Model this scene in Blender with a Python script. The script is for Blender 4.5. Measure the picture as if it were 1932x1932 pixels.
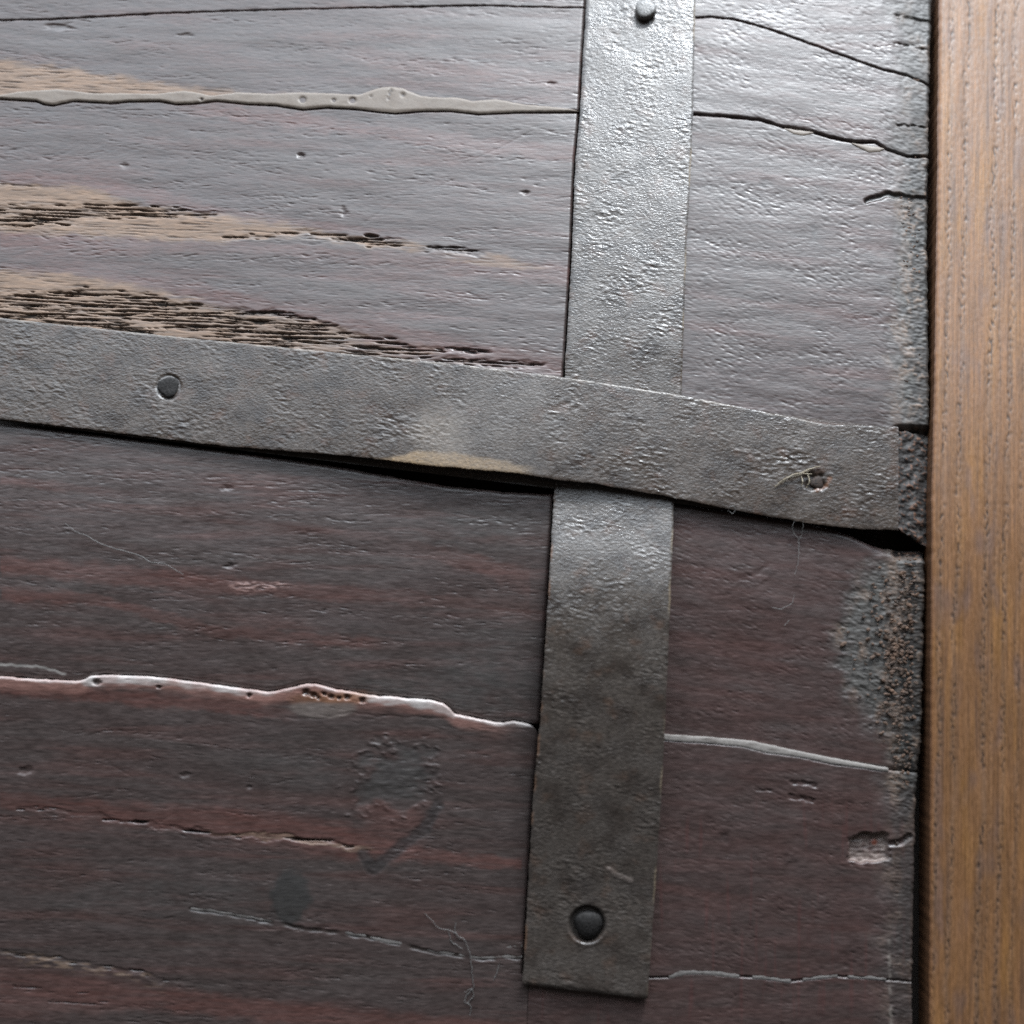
import bpy, math, random
import numpy as np

# ------------------------------------------------------------------ camera, light, exposure
scene = bpy.context.scene
for o in list(bpy.data.objects):
    bpy.data.objects.remove(o)
COL = scene.collection

CAM_D = 0.60                      # metres from the lens to the lower half of the panel
PX = 0.0002 / CAM_D               # tangent per sketch unit; the panel is laid out on a 1932 x 1932 sheet
cam_d = bpy.data.cameras.new('camera')
cam = bpy.data.objects.new('camera', cam_d)
COL.objects.link(cam)
cam.location = (0, -CAM_D, 0)
cam.rotation_euler = (math.radians(90), 0, 0)
cam_d.angle = 2 * math.atan(966 * PX)
cam_d.clip_start = 0.01
cam_d.clip_end = 50
cam_d.dof.use_dof = True
cam_d.dof.focus_distance = 0.640
cam_d.dof.aperture_fstop = 4.5
scene.camera = cam

world = bpy.data.worlds.new('World')
scene.world = world
world.use_nodes = True
wn = world.node_tree.nodes
wl = world.node_tree.links
wn.clear()
w_out = wn.new('ShaderNodeOutputWorld')
w_bg = wn.new('ShaderNodeBackground')
w_tc = wn.new('ShaderNodeTexCoord')
w_sep = wn.new('ShaderNodeSeparateXYZ')
w_ramp = wn.new('ShaderNodeValToRGB')
w_map = wn.new('ShaderNodeMapRange')
w_map.inputs['From Min'].default_value = -1
w_map.inputs['From Max'].default_value = 1
w_ramp.color_ramp.elements[0].position = 0.745
w_ramp.color_ramp.elements[0].color = (0.009, 0.0085, 0.008, 1)
w_ramp.color_ramp.elements[1].position = 0.93
w_ramp.color_ramp.elements[1].color = (0.81, 0.90, 1.0, 1)
w_bg.inputs['Strength'].default_value = 4.5
wl.new(w_tc.outputs['Generated'], w_sep.inputs[0])
wl.new(w_sep.outputs['Z'], w_map.inputs['Value'])
wl.new(w_map.outputs[0], w_ramp.inputs[0])
wl.new(w_ramp.outputs[0], w_bg.inputs['Color'])
wl.new(w_bg.outputs[0], w_out.inputs[0])

KEY_ELEV, KEY_AZ, KEY_DIST = math.radians(70), math.radians(44), 1.7
lamp_d = bpy.data.lights.new('window_light', 'AREA')
lamp_d.shape = 'RECTANGLE'
lamp_d.size = 0.45
lamp_d.size_y = 0.20
lamp_d.energy = 28
lamp_d.color = (0.93, 0.97, 1.0)
lamp = bpy.data.objects.new('window_light', lamp_d)
COL.objects.link(lamp)
ld = np.array([math.sin(KEY_AZ) * math.cos(KEY_ELEV), -math.cos(KEY_AZ) * math.cos(KEY_ELEV), math.sin(KEY_ELEV)])
lamp.location = tuple(ld * KEY_DIST)
from mathutils import Vector, Matrix
lamp.rotation_euler = Vector(-ld).to_track_quat('-Z', 'Y').to_euler()

scene.render.engine = 'CYCLES'
scene.cycles.use_denoising = False
scene.cycles.sample_clamp_indirect = 4.0
vs = scene.view_settings
vs.view_transform = 'Standard'
vs.look = 'None'
vs.exposure = 0.15
vs.gamma = 1.0
vs.use_curve_mapping = False

# ------------------------------------------------------------------ panel surface
SL0, SL1, ZC, ZW = 0.05, 0.29, 0.000, 0.026     # lower slope, extra slope above the bend, bend height and softness

def f_surf(z):
    q = (z - ZC) / ZW
    return SL0 * (z + 0.193) + SL1 * ZW * np.logaddexp(0, q)

def f_der(z):
    q = (z - ZC) / ZW
    return SL0 + SL1 / (1 + np.exp(-np.clip(q, -40, 40)))

def P(u, v, h0=0.0):
    """point of the panel skin (raised by h0 mm) and its outward normal for sheet position u, v"""
    u = np.asarray(u, float); v = np.asarray(v, float)
    h = np.asarray(h0, float) * 0.001
    kx = (u - 966) * PX; kz = (966 - v) * PX
    t = np.full(np.broadcast(u, v).shape, CAM_D)
    for _ in range(25):
        z = kz * t
        t = CAM_D + f_surf(z) - h * np.sqrt(1 + f_der(z) ** 2)
    z = kz * t
    d = f_der(z); l = np.sqrt(1 + d * d)
    pos = np.stack([kx * t, t - CAM_D, z + 0 * kx], -1)
    nor = np.stack([0 * d + 0 * kx, -1 / l + 0 * kx, d / l + 0 * kx], -1)
    return pos, nor

# ------------------------------------------------------------------ noise
def _h(ix, iy, seed):
    n = (ix.astype(np.int64) * 374761393 + iy.astype(np.int64) * 668265263 + seed * 1442695041) & 0xffffffff
    n = ((n ^ (n >> 13)) * 1274126177) & 0xffffffff
    return ((n ^ (n >> 16)) & 0xffff) / 65535.0

def per(x, y, seed=0):
    x = np.asarray(x, float); y = np.asarray(y, float)
    xi = np.floor(x); yi = np.floor(y)
    fx = x - xi; fy = y - yi
    sx = fx * fx * fx * (fx * (fx * 6 - 15) + 10); sy = fy * fy * fy * (fy * (fy * 6 - 15) + 10)
    def g(dx, dy):
        a = _h(xi + dx, yi + dy, seed) * 2 * math.pi
        return np.cos(a) * (fx - dx) + np.sin(a) * (fy - dy)
    a = g(0, 0); b = g(1, 0); c = g(0, 1); d = g(1, 1)
    return 1.45 * ((a + (b - a) * sx) + ((c + (d - c) * sx) - (a + (b - a) * sx)) * sy)

def fbm(x, y, seed=0, o=3):
    s = 0; a = 1.0; t = 0
    for k in range(o):
        s = s + a * per(x * 2 ** k, y * 2 ** k, seed + 17 * k); t += a; a *= 0.5
    return s / t

def ss(a, b, x):
    t = np.clip((x - a) / (b - a), 0, 1)
    return t * t * (3 - 2 * t)

def line(pts):
    a = np.array(pts, float)
    return lambda q: np.interp(q, a[:, 0], a[:, 1])

def band(u, v, pts, soft=0.6):
    """soft stripe along u: pts are (u, v centre, half height, strength)"""
    a = np.array(pts, float)
    c = np.interp(u, a[:, 0], a[:, 1]); w = np.interp(u, a[:, 0], a[:, 2]); s = np.interp(u, a[:, 0], a[:, 3], left=0, right=0)
    return s * (1 - ss(1 - soft, 1 + soft * 0.4, np.abs(v - c) / np.maximum(w, .5)))

def between(u, v, top, bot, soft=5):
    t = np.array(top, float); b = np.array(bot, float)
    tv = np.interp(u, t[:, 0], t[:, 1]); bv = np.interp(u, b[:, 0], b[:, 1])
    m = ss(-soft, soft, v - tv) * ss(-soft, soft, bv - v)
    end = min(t[-1, 0], b[-1, 0]); beg = max(t[0, 0], b[0, 0])
    return m * ss(-30, 30, end - u) * (ss(-30, 30, u - beg) if beg > 5 else 1)

def seg(u, v, pts, w):
    """1 on a polyline of half width w, falling to 0"""
    best = np.full(u.shape, 1e9)
    for (a, b), (c, d) in zip(pts[:-1], pts[1:]):
        dx, dy = c - a, d - b
        t = np.clip(((u - a) * dx + (v - b) * dy) / (dx * dx + dy * dy + 1e-9), 0, 1)
        best = np.minimum(best, np.hypot(u - a - t * dx, v - b - t * dy))
    return 1 - ss(w * 0.35, w, best)

def blob(u, v, cu, cv, ru, rv, soft=0.4):
    return 1 - ss(1 - soft, 1 + soft, np.hypot((u - cu) / ru, (v - cv) / rv))

def mixc(c, col, m):
    return c + (np.array(col, float) - c) * np.clip(m, 0, 1)[..., None]

# ------------------------------------------------------------------ outlines on the sheet
J_A = line([(-40, 39), (0, 38), (100, 36), (300, 25), (450, 20), (700, 14), (900, 10), (1060, 14), (1120, 14)])
J_B = line([(-40, 183), (0, 185), (69, 189), (83, 195), (100, 197), (138, 189), (208, 193), (242, 190), (301, 189), (332, 195), (363, 194),
            (408, 189), (467, 195), (519, 197), (571, 205), (616, 201), (670, 204), (711, 209), (746, 212), (801, 208), (850, 208),
            (902, 214), (971, 211), (1085, 210), (1110, 212)])
J_C = line([(-40, 700), (1120, 815)])
J_C2 = line([(-40, 792), (0, 797), (208, 821), (415, 848), (540, 864), (668, 884), (760, 901), (841, 915), (950, 926), (1042, 931), (1120, 935)])
K_C2 = line([(1040, 935), (1264, 948), (1402, 966), (1541, 990), (1580, 1000), (1610, 1012), (1645, 1028), (1670, 1034), (1760, 1038)])
J_D = line([(-40, 1272), (0, 1275), (62, 1280), (145, 1284), (160, 1281), (170, 1275), (194, 1272), (294, 1276), (415, 1292), (502, 1304), (526, 1302), (571, 1290), (595, 1289),
            (623, 1297), (694, 1310), (815, 1320), (836, 1326), (848, 1336), (856, 1345), (884, 1351), (933, 1362), (971, 1360), (1030, 1370)])
K_A = line([(1280, 33), (1312, 33), (1343, 32), (1385, 36), (1444, 52), (1506, 74), (1575, 99), (1662, 130), (1714, 142), (1759, 161)])
K_B = line([(1280, 214), (1307, 215), (1364, 219), (1430, 225), (1478, 239), (1527, 246), (1568, 259), (1610, 267), (1651, 268), (1672, 280),
            (1714, 294), (1745, 294)])
K_C = line([(1040, 800), (1760, 905)])
K_D = line([(1000, 1392), (1264, 1396), (1333, 1400), (1402, 1407), (1444, 1418), (1506, 1426), (1575, 1441), (1676, 1453), (1760, 1460)])
K_E = line([(1000, 1846), (1264, 1844), (1285, 1836), (1333, 1836), (1385, 1842), (1437, 1845), (1485, 1852), (1575, 1842), (1644, 1846), (1760, 1856)])
S_L = line([(-60, 1110), (0, 1107), (110, 1100), (210, 1095), (300, 1086), (480, 1079), (600, 1072), (712, 1065), (922, 1046), (1150, 1033), (1350, 1020),
            (1500, 1006), (1857, 986), (1990, 980)])      # left edge of the upright strap (u for a given v)
S_R = line([(-60, 1314), (0, 1312), (200, 1308), (330, 1303), (450, 1296), (740, 1286), (948, 1272), (1100, 1266), (1350, 1256), (1550, 1245),
            (1885, 1222), (1990, 1216)])
B_T = line([(-60, 594), (0, 600), (300, 632), (600, 662), (850, 686), (1060, 711), (1280, 745), (1402, 769), (1506, 790), (1558, 801), (1620, 803), (1690, 805),
            (1720, 812), (1750, 822)])                     # top edge of the long strap (v for a given u)
B_B = line([(-60, 784), (0, 790), (208, 814), (415, 840), (668, 860), (806, 877), (979, 892), (1048, 904), (1118, 911), (1264, 937), (1402, 965), (1541, 989),
            (1627, 998), (1693, 999), (1720, 1015), (1750, 1034)])
R_E = line([(-60, 1748), (150, 1742), (400, 1738), (800, 1742), (1030, 1736), (1400, 1728), (1500, 1716), (1700, 1712), (1990, 1706)])   # ragged right end of the boards
O_L = line([(-60, 1768), (0, 1767), (300, 1764), (700, 1759), (900, 1754), (1300, 1751), (1932, 1749), (1990, 1749)])                    # left edge of the post

# ------------------------------------------------------------------ mesh builder
def link(name, me, mat, parent=None):
    o = bpy.data.objects.new(name, me)
    COL.objects.link(o)
    if mat: me.materials.append(mat)
    if parent: o.parent = parent
    return o

def grid_mesh(name, U, V, H0, H, rgb, rough, depth):
    """closed slab: relief top on a rows x cols grid, skirt and back; depth in mm"""
    nr, nc = U.shape
    pos, nor = P(U, V, H0)
    top = (pos + nor * (H * 0.001)[..., None]).reshape(-1, 3)
    low = (pos - nor * (np.asarray(depth, float) * 0.001 * np.ones_like(U))[..., None]).reshape(-1, 3)
    idx = np.arange(nr * nc).reshape(nr, nc)
    q = np.stack([idx[:-1, :-1], idx[1:, :-1], idx[1:, 1:], idx[:-1, 1:]], -1).reshape(-1, 4)
    ring = np.concatenate([idx[0, :-1], idx[:-1, -1], idx[-1, :0:-1], idx[:0:-1, 0]])
    n0 = nr * nc; m = len(ring)
    a = n0 + np.arange(m); b = n0 + m + np.arange(m)
    sk = np.stack([a, np.roll(a, -1), np.roll(b, -1), b], -1)
    # back: pair ring vertices of the left and right side
    lu = {int(r): i for i, r in enumerate(ring)}
    li = np.array([lu[int(idx[k, 0])] for k in range(nr)]); ri = np.array([lu[int(idx[k, -1])] for k in range(nr)])
    bk = np.stack([b[li[:-1]], b[ri[:-1]], b[ri[1:]], b[li[1:]]], -1)
    co = np.concatenate([top, top[ring], low[ring]])
    faces = np.concatenate([q, sk, bk]).astype(np.int32)
    me = bpy.data.meshes.new(name)
    me.vertices.add(len(co)); me.vertices.foreach_set('co', co.astype(np.float32).ravel())
    me.loops.add(faces.size); me.loops.foreach_set('vertex_index', faces.ravel())
    me.polygons.add(len(faces)); me.polygons.foreach_set('loop_start', np.arange(0, faces.size, 4, dtype=np.int32))
    sm = np.zeros(len(faces), bool); sm[:len(q)] = True
    me.polygons.foreach_set('use_smooth', sm)
    col = np.concatenate([rgb.reshape(-1, 3), rough.reshape(-1, 1)], -1)
    col = np.concatenate([col, col[ring], col[ring]]).astype(np.float32)
    at = me.attributes.new('tint', 'FLOAT_COLOR', 'POINT')
    at.data.foreach_set('color', col.ravel())
    me.update(); me.validate()
    return me

# ------------------------------------------------------------------ materials
def tint_material(name, bump_scale, bump_strength, spec, vary=0.25, stretch=(1, 1, 1), coat=0.0, metallic=0.0, freck=900):
    m = bpy.data.materials.new(name); m.use_nodes = True
    n = m.node_tree.nodes; l = m.node_tree.links
    b = n['Principled BSDF']
    at = n.new('ShaderNodeAttribute'); at.attribute_name = 'tint'
    tc = n.new('ShaderNodeTexCoord'); mp = n.new('ShaderNodeMapping'); mp.inputs['Scale'].default_value = stretch
    l.new(tc.outputs['Object'], mp.inputs['Vector'])
    n1 = n.new('ShaderNodeTexNoise'); n1.inputs['Scale'].default_value = freck; n1.inputs['Detail'].default_value = 3
    l.new(mp.outputs[0], n1.inputs['Vector'])
    mr = n.new('ShaderNodeMapRange'); mr.inputs['From Min'].default_value = 0.25; mr.inputs['From Max'].default_value = 0.75
    mr.inputs['To Min'].default_value = 1 - vary; mr.inputs['To Max'].default_value = 1 + vary
    l.new(n1.outputs['Fac'], mr.inputs['Value'])
    mul = n.new('ShaderNodeVectorMath'); mul.operation = 'SCALE'
    l.new(at.outputs['Color'], mul.inputs[0]); l.new(mr.outputs[0], mul.inputs['Scale'])
    l.new(mul.outputs[0], b.inputs['Base Color'])
    rm = n.new('ShaderNodeMath'); rm.operation = 'MULTIPLY_ADD'; rm.inputs[1].default_value = 0.25
    sub = n.new('ShaderNodeMath'); sub.operation = 'ADD'; sub.inputs[1].default_value = -0.125
    l.new(n1.outputs['Fac'], rm.inputs[0]); l.new(at.outputs['Alpha'], sub.inputs[0]); l.new(sub.outputs[0], rm.inputs[2])
    l.new(rm.outputs[0], b.inputs['Roughness'])
    n2 = n.new('ShaderNodeTexNoise'); n2.inputs['Scale'].default_value = bump_scale; n2.inputs['Detail'].default_value = 4
    l.new(mp.outputs[0], n2.inputs['Vector'])
    bp = n.new('ShaderNodeBump'); bp.inputs['Strength'].default_value = bump_strength; bp.inputs['Distance'].default_value = 0.0002
    l.new(n2.outputs['Fac'], bp.inputs['Height']); l.new(bp.outputs[0], b.inputs['Normal'])
    b.inputs['Specular IOR Level'].default_value = spec
    b.inputs['Metallic'].default_value = metallic
    b.inputs['Coat Weight'].default_value = coat
    return m

M_WOOD = tint_material('varnished_wood', 1300, 0.4, 0.75, 0.3, (0.25, 1, 1))
M_IRON = tint_material('painted_iron', 1500, 0.9, 0.85, 0.3, (0.6, 1, 1))
M_POST = tint_material('warm_wood', 1000, 0.35, 0.6, 0.15, (1, 1, 0.3))
M_PUTTY = tint_material('putty', 1200, 0.3, 0.5, 0.12)
M_DARK = bpy.data.materials.new('dark_wood'); M_DARK.use_nodes = True
_n = M_DARK.node_tree.nodes; _b = _n['Principled BSDF']
_t = _n.new('ShaderNodeTexNoise'); _t.inputs['Scale'].default_value = 150
_r = _n.new('ShaderNodeValToRGB'); _r.color_ramp.elements[0].color = (.012, .009, .008, 1); _r.color_ramp.elements[1].color = (.035, .024, .018, 1)
M_DARK.node_tree.links.new(_t.outputs['Fac'], _r.inputs[0]); M_DARK.node_tree.links.new(_r.outputs[0], _b.inputs['Base Color'])
_b.inputs['Roughness'].default_value = 0.85

def noise_material(name, c0, c1, rough, scale, spec=0.5):
    m = bpy.data.materials.new(name); m.use_nodes = True
    n = m.node_tree.nodes; l = m.node_tree.links; b = n['Principled BSDF']
    t = n.new('ShaderNodeTexNoise'); t.inputs['Scale'].default_value = scale; t.inputs['Detail'].default_value = 5
    r = n.new('ShaderNodeValToRGB'); r.color_ramp.elements[0].position = .35; r.color_ramp.elements[1].position = .65
    r.color_ramp.elements[0].color = (*c0, 1); r.color_ramp.elements[1].color = (*c1, 1)
    tc = n.new('ShaderNodeTexCoord'); l.new(tc.outputs['Object'], t.inputs['Vector'])
    l.new(t.outputs['Fac'], r.inputs[0]); l.new(r.outputs[0], b.inputs['Base Color'])
    bp = n.new('ShaderNodeBump'); bp.inputs['Strength'].default_value = .5; bp.inputs['Distance'].default_value = .0003
    l.new(t.outputs['Fac'], bp.inputs['Height']); l.new(bp.outputs[0], b.inputs['Normal'])
    b.inputs['Roughness'].default_value = rough; b.inputs['Specular IOR Level'].default_value = spec
    return m

# ------------------------------------------------------------------ wood relief and colour
TAN = (0.215, 0.140, 0.094); RED = (0.128, 0.053, 0.043); DIRT = (0.014, 0.011, 0.009)
GREY = (0.070, 0.058, 0.053); GRIME = (0.080, 0.078, 0.070); RUST = (0.20, 0.10, 0.055); PALE = (0.42, 0.36, 0.31)
rng = np.random.default_rng(7)

def flecks(ug, vg, seed, lu, lv):
    return 0.62 * per(ug / lu, vg / lv, seed) + 0.38 * per(ug / (lu * .47), vg / (lv * .6), seed + 3)

def wood(u, v, vg, seed, right):
    """relief (mm), colour and roughness of the boards at sheet position u, v; vg runs across the grain"""
    w1 = fbm(u / 260, vg / 60, seed + 1, 3); w2 = per(u / 90, vg / 28, seed + 2)
    vr = v + 7 * per(u / 40, v / 22, 301) + 3 * per(u / 13, v / 5, 302)         # ragged copy of v for mask edges
    ur = u + 14 * per(u / 60, v / 9, 303)
    u_true = u
    if not right: u = u + 46 * per(vg / 6.1, vg * 0, seed + 30) + 90 * per(vg / 31, vg * 0, seed + 31)
    # base stain: dark brown to grey to red mottling
    c = np.zeros(u.shape + (3,)) + np.array((0.064, 0.045, 0.041))
    c = mixc(c, GREY, 0.5 * ss(-0.3, 0.6, fbm(u / 260, vg / 44, seed + 4, 3)))
    c = mixc(c, (0.096, 0.048, 0.041), 0.6 * ss(-0.1, 0.6, fbm(u / 300, vg / 30, seed + 5, 3)))
    c = c * (1 + 0.20 * per(u / 30, vg / 5, seed + 6) + 0.15 * per(u / 9, vg / 2.6, seed + 8))[..., None]
    rough = 0.41 + 0.13 * w1 + 0.07 * w2
    pore = ss(.3, .62, per(u / 34, vg / 2.4, seed + 33)) * ss(-.3, .3, fbm(u / 150, vg / 30, seed + 34, 2))
    c = mixc(c, (.022, .017, .016), .5 * pore)
    # relief
    h = -0.05 * pore + 0.30 * w1 * np.ones_like(u)
    if right:
        ug = u + .45 * v; vv = vg - 0.34 * u_true
        cl = ss(-0.3, 0.4, fbm(u / 110, v / 70, seed + 9, 3))
        f = flecks(ug, vv, seed + 10, 14, 6.0)
        h = h + (0.012 + 0.075 * cl) * f - (.015 + .11 * cl) * ss(.18, .5, -f)
    else:
        cl = ss(-0.05, 0.42, fbm(u / 230, vg / 30, seed + 9, 3))
        f = flecks(u, vg, seed + 10, 18, 4.6)
        h = h + (0.012 + 0.085 * cl) * f - (.02 + .17 * cl) * ss(.2, .5, -f)
    # sparse short gouges
    g = per(u / 17, vg / 6.5, seed + 12)
    h = h - (0.10 if right else 0.18) * ss(0.52, 0.8, g) * ss(-0.3, 0.3, per(u / 200, v / 120, seed + 13))
    h = h - 0.03 * ss(0.25, .7, per(u / 70, vg / 3.2, seed + 14))
    uw = u; u = u_true
    bare = 0 * u; red = 0 * u; crk = 0 * u
    if not right:
        bare = np.maximum(bare, between(u, vr, [(0, 113), (100, 122), (250, 148), (400, 166), (470, 174), (560, 180)], [(0, 186), (100, 184), (400, 186), (560, 186)], 13))
        bare = np.maximum(bare, between(u, vr, [(0, 345), (170, 352), (250, 380), (400, 406), (560, 425), (700, 448), (800, 458)], [(0, 436), (200, 447), (400, 458), (560, 446), (700, 468), (800, 472)], 13))
        bare = np.maximum(bare, between(u, vr, [(0, 508), (120, 514), (210, 528), (320, 552), (420, 580), (600, 602), (760, 640), (900, 662), (1010, 682)], [(0, 640), (600, 690), (1010, 720)], 13) * np.interp(u, [0, 420, 620, 800, 1010], [1, .9, .75, .45, .2]))
        bare = np.maximum(bare, band(u, vr, [(790, 478, 8, 0), (860, 486, 13, .5), (960, 495, 15, .75), (1020, 502, 10, .5), (1060, 504, 6, 0)]))
        bare = np.maximum(bare, band(u, vr, [(0, 1800, 13, .6), (90, 1812, 14, .65), (200, 1832, 12, .6), (300, 1855, 14, .45), (420, 1875, 8, 0)]) * ss(-.3, .3, per(u / 22, v / 7, 77)))
        bare = np.maximum(bare, band(u, vr, [(380, 1566, 4, 0), (400, 1570, 5, .6), (560, 1583, 7, .7), (680, 1602, 7, .6), (720, 1606, 4, 0)]))
        red = np.maximum(red, band(u, vr, [(300, 200, 5, 0), (400, 208, 14, .7), (560, 226, 17, .8), (700, 245, 15, .6), (850, 268, 18, .55), (1090, 292, 16, .6)]))
        red = np.maximum(red, band(u, vr, [(560, 90, 12, 0), (700, 104, 18, .45), (900, 140, 22, .5), (1100, 158, 18, .6)]))
        red = np.maximum(red, band(u, vr, [(0, 332, 14, .7), (200, 350, 16, .7), (420, 400, 14, .5), (640, 430, 10, .4), (760, 450, 8, 0)]))
        red = np.maximum(red, band(u, vr, [(0, 452, 20, .8), (250, 462, 22, .6), (450, 465, 10, .3), (800, 495, 22, .5), (1080, 520, 26, .6)]))
        red = np.maximum(red, band(u, vr, [(0, 505, 14, .5), (300, 535, 18, .6), (560, 590, 18, .5), (800, 650, 26, .6), (1060, 690, 26, .6)]))
        red = np.maximum(red, band(u, vr, [(0, 905, 10, .6), (100, 915, 10, .4), (300, 940, 12, 0)]))
        red = np.maximum(red, band(u, vr, [(0, 1066, 20, .85), (200, 1082, 22, .7), (450, 1105, 18, .65), (700, 1122, 15, .5), (1000, 1150, 18, .2)]))
        red = np.maximum(red, band(u, vr, [(0, 1122, 14, .85), (180, 1130, 12, .6), (400, 1190, 14, .5), (680, 1212, 14, .65), (760, 1218, 12, 0)]))
        red = np.maximum(red, band(u, vr, [(700, 1020, 12, 0), (900, 1060, 20, .6), (1000, 1100, 30, .3)]))
        red = np.maximum(red, band(u, vr, [(0, 1302, 14, .95), (150, 1308, 14, .9), (300, 1322, 14, .9), (480, 1338, 14, .85), (560, 1350, 10, .2)]))
        red = np.maximum(red, band(u, vr, [(0, 1508, 20, .7), (200, 1530, 22, .8), (420, 1550, 34, .95), (640, 1585, 40, 1), (820, 1615, 16, .9), (985, 1630, 12, .85)]))
        red = np.maximum(red, band(u, vr, [(0, 1870, 60, .6), (300, 1882, 26, .75), (500, 1908, 24, .9), (800, 1935, 24, .8), (1000, 1950, 24, .8)]))
        red = np.maximum(red, blob(ur, vr, 740, 1560, 60, 55) * .6)
        # open grain in the bare wood
        crk = np.maximum(crk, between(u, vr, [(0, 390), (104, 388), (208, 383), (294, 391), (420, 402)], [(0, 424), (104, 424), (208, 414), (294, 408), (420, 410)], 4))
        crk = np.maximum(crk, band(u, vr, [(420, 450, 4, .7), (460, 448, 5, .9), (571, 438, 4, .7), (640, 450, 9, 1), (748, 458, 9, 1), (775, 460, 4, 0)]))
        crk = np.maximum(crk, band(u, vr, [(780, 468, 5, 0), (830, 471, 6, .9), (900, 476, 5, .7), (930, 478, 4, 0)]))
        crk = np.maximum(crk, between(u, vr, [(0, 556), (173, 546), (277, 553), (346, 572), (450, 580), (571, 594), (668, 626), (740, 640), (800, 650)], [(0, 640), (300, 650), (571, 690), (800, 720)], 4))
        crk = np.maximum(crk, band(u, vr, [(740, 652, 12, .8), (800, 658, 8, .9), (900, 662, 7, .9), (940, 668, 4, 0)]))
        crk = np.maximum(crk, band(u, vr, [(780, 682, 8, .9), (900, 684, 8, 1), (1000, 687, 8, .9), (1040, 690, 4, 0)]))
        crk = np.maximum(crk, band(u, vr, [(0, 350, 5, .6), (60, 352, 4, .4), (120, 356, 4, 0)]))
        crk = np.maximum(crk, band(u, vr, [(30, 1524, 3, .5), (150, 1534, 5, .6), (260, 1552, 4, .7), (400, 1572, 5, .9), (560, 1583, 6, 1), (650, 1592, 5, 1), (690, 1600, 3, 0)], .4))
        crk = np.maximum(crk, band(u, vr, [(0, 1796, 5, .7), (90, 1806, 5, .9), (180, 1820, 6, .8), (300, 1846, 6, .7), (380, 1862, 4, 0)]))
        crk = np.maximum(crk, band(u, vr, [(0, 1872, 24, .35), (200, 1890, 20, .3), (300, 1900, 10, 0)]))
    # reddish stain and the bare wood
    c = mixc(c, RED, red * (0.62 + 0.3 * per(uw / 60, vg / 7, seed + 20)))
    bare_n = bare * ss(.12, .8, bare + .45 * per(uw / 60, vg / 3.6, 21) + .25 * per(u / 200, vg / 12, 19))
    tan = np.array(TAN) * (1 + 0.22 * per(uw / 120, vg / 3.5, 22) + 0.25 * fbm(u / 240, vg / 14, 23, 2))[..., None]
    c = c + (tan - c) * bare_n[..., None]
    rough = rough + 0.26 * bare_n
    # fine open pores everywhere on bare wood, deep fissures in the cracked zones
    n1 = per(uw / 105, (vg + 1.6 * per(u / 120, vg / 24, 24)) / 3.7, 25) + 0.55 * per(uw / 30, vg / 2.5, 26)
    fine = ss(0.25, 0.65, per(uw / 60, vg / 3.0, 27)) * bare_n
    deep = ss(0.02, 0.38, n1 - 0.28 * (1 - crk) - .22 * ss(1000, 1200, v)) * ss(0.15, 0.5, crk) * ss(-.85, -.2, per(u / 26, v / 6, 28))
    h = h - 0.22 * fine - 1.25 * deep - 0.25 * crk
    c = mixc(c, (0.060, 0.036, 0.024), 0.85 * fine); c = mixc(c, DIRT, deep * 0.92)
    rough = rough + 0.2 * deep
    if not right:
        # planing scratches and single scores
        sc = per((u + v * 2.1) / 7.5, (v - u * .1) / 160, 31) * between(u, v, [(60, 285), (300, 255), (480, 262)], [(60, 330), (300, 320), (480, 300)], 14)
        h = h + 0.03 * sc
        for pts, w in (([(874, 308), (940, 280), (1005, 246)], 2.2), ([(687, 420), (746, 380)], 2.0), ([(810, 360), (860, 336)], 1.8), ([(205, 1440), (250, 1466)], 2.2),
                       ([(250, 1580), (330, 1535)], 2.5), ([(1050, 375), (1090, 369)], 2)):
            h = h - 0.07 * seg(u, v, pts, w)
        # pits
        for cu, cv, ru, rv, d in ((568, 293, 6, 4, .8), (991, 363, 6, 3.5, .7), (648, 399, 5, 8, .5), (433, 1067, 9, 4, .6), (428, 919, 9, 4, .5), (110, 50, 22, 5, .5), (235, 312, 6, 4, .4),
                                  (350, 66, 12, 3, .4), (50, 1455, 11, 8, .5), (350, 1462, 10, 5, .4), (470, 1485, 6, 3, .4), (1040, 157, 7, 2.5, .5)):
            h = h - d * blob(u + ru * .7 * per(u / (ru * 1.3), v / (rv * 1.3), 55), v + rv * .6 * per(u / ru, v / rv, 56), cu, cv, ru, rv, .6)
        # chipped scrap and scar on the lower boards
        scrap = blob(ur, vr, 490, 1106, 52, 9, .5) * ss(-.2, .25, per(u / 13, v / 4, 41))
        c = mixc(c, (.36, .22, .19), .7 * scrap); h = h + .2 * scrap
        d0 = np.hypot((ur - 742) / 82, (vr - 1470) / 72)
        scar = ss(-.1, .5, 1 - d0 + .8 * fbm(u / 46, v / 40, 43, 3))
        rim = np.clip(1 - np.abs(d0 - 1 - .8 * fbm(u / 46, v / 40, 43, 3)) / .14, 0, 1)
        c = mixc(c, (.045, .042, .039), .7 * scar * ss(1590, 1500, v)); rough = rough + .1 * scar
        h = h - .22 * scar + .28 * rim * ss(-.2, .3, per(u / 15, v / 11, 44)) + .10 * scar * per(u / 16, v / 11, 46)
        tail = seg(u + 5 * per(u / 20, v / 20, 47), v, [(826, 1520), (800, 1565), (740, 1610), (706, 1640), (684, 1612)], 17)
        c = mixc(c, (.04, .035, .034), .75 * tail); h = h - .25 * tail * (.6 + .6 * per(u / 9, v / 9, 48))
        sp = blob(u + 16 * per(u / 45, v / 45, 49) + 5 * per(u / 12, v / 12, 48), v + 14 * per(u / 40, v / 40, 50), 546, 1690, 40, 50, .18)
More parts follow.
